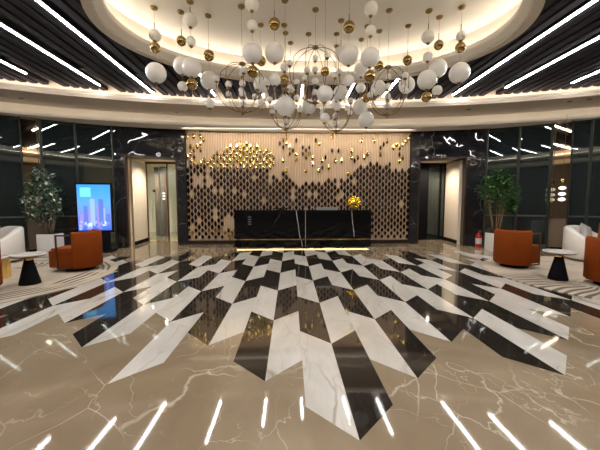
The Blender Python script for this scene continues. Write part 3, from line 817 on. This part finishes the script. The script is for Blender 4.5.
# ------------------------------------------------------------------ pendant globes
PENDANTS = [
 (-2.241, 5.24, [('W', 4.155, .094), ('G', 3.963, .086), ('W', 3.553, .162)], 'leftmost of all, small globe and gold ball over a big globe'),
 (-1.838, 5.33, [('G', 4.121, .082), ('W', 3.711, .144), ('W', 3.373, .083)], 'second from the left, gold ball above a big and a small globe'),
 (-1.598, 5.07, [('W', 4.305, .109), ('W', 3.982, .078), ('W', 3.577, .153), ('G', 3.317, .086)], 'third from the left, three globes with a gold ball lowest'),
 (-1.405, 5.42, [('G', 3.933, .094), ('W', 3.512, .155), ('W', 3.122, .084)], 'gold ball, big globe, small globe, left of the left orb'),
 (-.564, 4.68, [('W', 4.33, .102), ('W', 4.025, .080), ('W', 3.628, .147), ('G', 3.36, .085)], 'three globes growing downward and a gold ball, before the left wire orb'),
 (-.526, 5.66, [('G', 3.965, .09), ('W', 3.54, .142), ('W', 3.192, .082)], 'behind the left wire orb, gold ball, big and small globe'),
 (-.235, 4.75, [('G', 4.094, .088), ('W', 3.67, .148), ('W', 3.27, .09)], 'gold ball high over a big globe, left of the central wire orb'),
 (-.077, 4.99, [('W', 2.951, .158)], 'single big globe hanging lowest left of centre before a wire orb'),
 (-.103, 5.65, [('W', 3.853, .080), ('G', 3.637, .088)], 'small globe directly above a gold ball left of the central wire orb'),
 (.011, 6.25, [('W', 3.694, .086)], 'single small globe far back left of the centre'),
 (.356, 5.92, [('W', 3.237, .141)], 'single globe low behind the central wire orb'),
 (.523, 4.60, [('G', 3.342, .066), ('W', 3.017, .121), ('W', 2.664, .074)], 'gold ball over two globes, just before the central wire orb'),
 (.955, 6.35, [('W', 3.44, .10)], 'single small globe above the low right wire orb'),
 (.905, 5.48, [('W', 4.03, .122), ('W', 3.355, .128)], 'two globes partly hidden right of the central wire orb'),
 (.924, 4.85, [('G', 4.127, .091), ('W', 3.699, .153), ('W', 3.31, .092)], 'gold ball over big and small globe, right of the central orb'),
 (1.224, 4.70, [('W', 4.309, .103), ('W', 3.99, .081), ('W', 3.602, .144), ('G', 3.328, .085)], 'three globes with a gold ball lowest, right of the centre'),
 (1.406, 6.08, [('W', 4.013, .139), ('W', 3.667, .097), ('W', 3.298, .155)], 'far back right of centre, three globes'),
 (1.414, 5.64, [('G', 3.323, .081), ('W', 2.932, .145)], 'gold ball over a big globe hanging lowest right of centre'),
 (1.673, 5.78, [('G', 3.961, .09), ('W', 3.558, .138)], 'gold ball and globe behind the right wire orb'),
 (2.15, 5.60, [('G', 3.985, .087), ('W', 3.55, .144)], 'gold ball over a globe just right of the right wire orb'),
 (2.329, 5.17, [('W', 4.172, .106), ('W', 3.848, .079), ('W', 3.47, .157), ('G', 3.189, .086)], 'third from the right, three globes with a gold ball lowest'),
 (2.589, 5.33, [('G', 4.128, .082), ('W', 3.733, .153), ('W', 3.358, .085)], 'second from the right, gold ball above a big and a small globe'),
 (2.826, 5.06, [('W', 4.138, .078), ('G', 3.955, .083), ('W', 3.546, .162)], 'rightmost of all, small globe and gold ball over a big globe'),
]
CEIL = 4.60
def cup(t, z):
    MB().lathe([(.022, z-.045), (.05, z-.032), (.058, z-.012), (.055, z)], n=18).build('ceiling_cup', M['brass'], t, True)
for X, Yd, els, lb in PENDANTS:
    zt = CEIL; t = thing('pendant_light', (X, Yd, zt), 'hanging pendant, ' + lb, 'pendant light', group='white globe and gold ball pendants')
    cup(t, 0)
    zlow = els[-1][1]-els[-1][2]-.09
    MB().tube([(0, 0, -.03), (0, 0, zlow-zt)], .0022, 5).build('wire', M['brass'], t)
    z0, r0 = els[0][1], els[0][2]
    if z0+r0+.10 < zt-.06: MB().tube([(0, 0, z0+r0-zt), (0, 0, z0+r0+.11-zt)], .007, 6).build('rod', M['brass'], t)
    for k, z, r in els:
        if k == 'W':
            g = MB().sphere((0, 0, z-zt), r, 28, 18).build('glass_globe', M['globe'], t, True)
            MB().lathe([(.011, -r-.022), (.026, -r-.014), (.034, -r+.014), (.01, -r+.02)], (0, 0, z-zt), 14).build('brass_cap', M['brass'], g, True)
        else:
            MB().sphere((0, 0, z-zt), r, 24, 16).build('brass_ball', M['ball'], t, True)

# wire orb chandeliers
ORBS = [(-.795, 5.16, 3.68, 2.90, .42, 'wire orb chandelier at the left of the cluster'),
        (.427, 5.20, 3.98, 3.08, .46, 'wire orb chandelier hanging highest in the centre'),
        (1.66, 5.18, 3.67, 2.89, .385, 'wire orb chandelier at the right of the cluster'),
        (-.08, 5.90, 3.55, 2.81, .36, 'low wire orb chandelier behind the big globe left of centre'),
        (.89, 5.90, 3.53, 2.78, .355, 'low wire orb chandelier right of centre near the screen wall')]
for n, (X, Yd, z1, z0, R, lb) in enumerate(ORBS):
    t = thing('wire_orb_chandelier', (X, Yd, CEIL), lb, 'chandelier', rz=.2+n*.13, group='wire orb chandeliers')
    cup(t, 0); zt = z1-CEIL; zb = z0-CEIL; zm = (zt+zb)/2; H = (zt-zb)/2
    MB().tube([(0, 0, -.03), (0, 0, zb)], .0025, 5).build('wire', M['brass'], t)
    MB().lathe([(.012, zt+.035), (.05, zt+.02), (.055, zt-.01), (.02, zt-.03)], n=18).build('top_hub', M['brass'], t, True)
    MB().lathe([(.006, zb-.07), (.012, zb-.03), (.05, zb-.015), (.05, zb+.01), (.015, zb+.03)], n=18).build('bottom_hub', M['brass'], t, True)
    for k in range(8):
        a = 2*PI*k/8; pts = []
        top = k % 2 == 0
        gz = .15 if top else -.25
        p0 = math.asin(max(-1, gz))
        rng = [(-PI/2+.08) + (p0+PI/2-.08)*i/12 for i in range(13)]
        RR = R if top else R*.78
        pts = [(RR*math.cos(p)*math.cos(a), RR*math.cos(p)*math.sin(a), zm+H*math.sin(p)) for p in rng]
        rib = MB().tube(pts, .0065, 5).build('arm', M['brass'], t, True)
        e = Vector(pts[-1])
        MB().lathe([(.008, -.01), (.026, .0), (.032, .018), (.01, .02)], e, 12).build('candle_cup', M['brass'], rib, True)
        MB().sphere(e+Vector((0, 0, .062)), .052, 18, 12).build('glass_globe', M['globe'], rib, True)
        if n < 3 or top:
            q0 = p0+(.42 if top else .75)
            rng = [q0 + (PI/2-.06-q0)*i/12 for i in range(13)]
            pts = [(R*math.cos(p)*math.cos(a), R*math.cos(p)*math.sin(a), zm+H*math.sin(p)) for p in rng]
            pts = [(pts[0][0], pts[0][1], e.z+.11)] + pts
            MB().tube(pts, .006, 5).build('rib', M['brass'], t, True)
    for fz, r in ((.62, .055), (.2, .055), (-.22, .058), (-.62, .055)):
        g = MB().sphere((0, 0, zm+H*fz), r, 18, 12).build('glass_globe', M['globe'], t, True)
        MB().lathe([(.012, -r-.01), (.026, -r), (.03, -r+.015), (.01, -r+.02)], (0, 0, zm+H*fz), 12).build('brass_cap', M['brass'], g, True)
# spare brass cups whose wires run to the orbs' neighbours
# ------------------------------------------------------------------ lights
def area(name, loc, size, sy, power, col, rot=(0, 0, 0)):
    l = bpy.data.lights.new(name, 'AREA'); l.shape = 'RECTANGLE'; l.size = size; l.size_y = sy; l.energy = power; l.color = col
    o = bpy.data.objects.new(name, l); COL.objects.link(o); o.location = loc; o.rotation_euler = rot; return o
def spot(name, loc, power):
    l = bpy.data.lights.new(name, 'SPOT'); l.energy = power; l.color = (1, .86, .68); l.spot_size = 2.6; l.spot_blend = .9; l.shadow_soft_size = .03
    o = bpy.data.objects.new(name, l); COL.objects.link(o); o.location = loc; return o
spot('corridor_fill_left', (-5.6, 12.0, 2.84), 260)  # unseen spots added to brighten the corridors and doorways
spot('corridor_fill_left', (-4.2, 11.9, 2.84), 200)
spot('door_fill_left', (-4.4, 10.45, 2.84), 110)
spot('door_fill_right', (5.0, 10.45, 2.84), 110)
spot('corridor_fill_right', (6.6, 12.9, 2.84), 60)
area('screen_fill_light', (.3, 9.42, 3.66), 7.2, .05, 20, (1, .88, .72), (math.radians(62), 0, 0))  # unseen area light added to brighten the screen wall
wd = bpy.data.worlds.new('World'); bpy.context.scene.world = wd; wd.use_nodes = True
wd.node_tree.nodes['Background'].inputs['Color'].default_value = (.02, .022, .03, 1)
wd.node_tree.nodes['Background'].inputs['Strength'].default_value = .3

# ------------------------------------------------------------------ camera
cam = bpy.data.cameras.new('camera'); co = bpy.data.objects.new('camera', cam); COL.objects.link(co)
cam.sensor_width = 36; cam.sensor_fit = 'HORIZONTAL'; cam.lens = 298.03/600*36
cam.clip_start = .05; cam.clip_end = 100
co.location = (0, 0, 1.3807); co.rotation_euler = (PI/2-.0735, 0, -.0323)
sc = bpy.context.scene; sc.camera = co
sc.view_settings.view_transform = 'Standard'; sc.view_settings.look = 'None'; sc.view_settings.gamma = 1
sc.view_settings.use_curve_mapping = False; sc.view_settings.exposure = .7
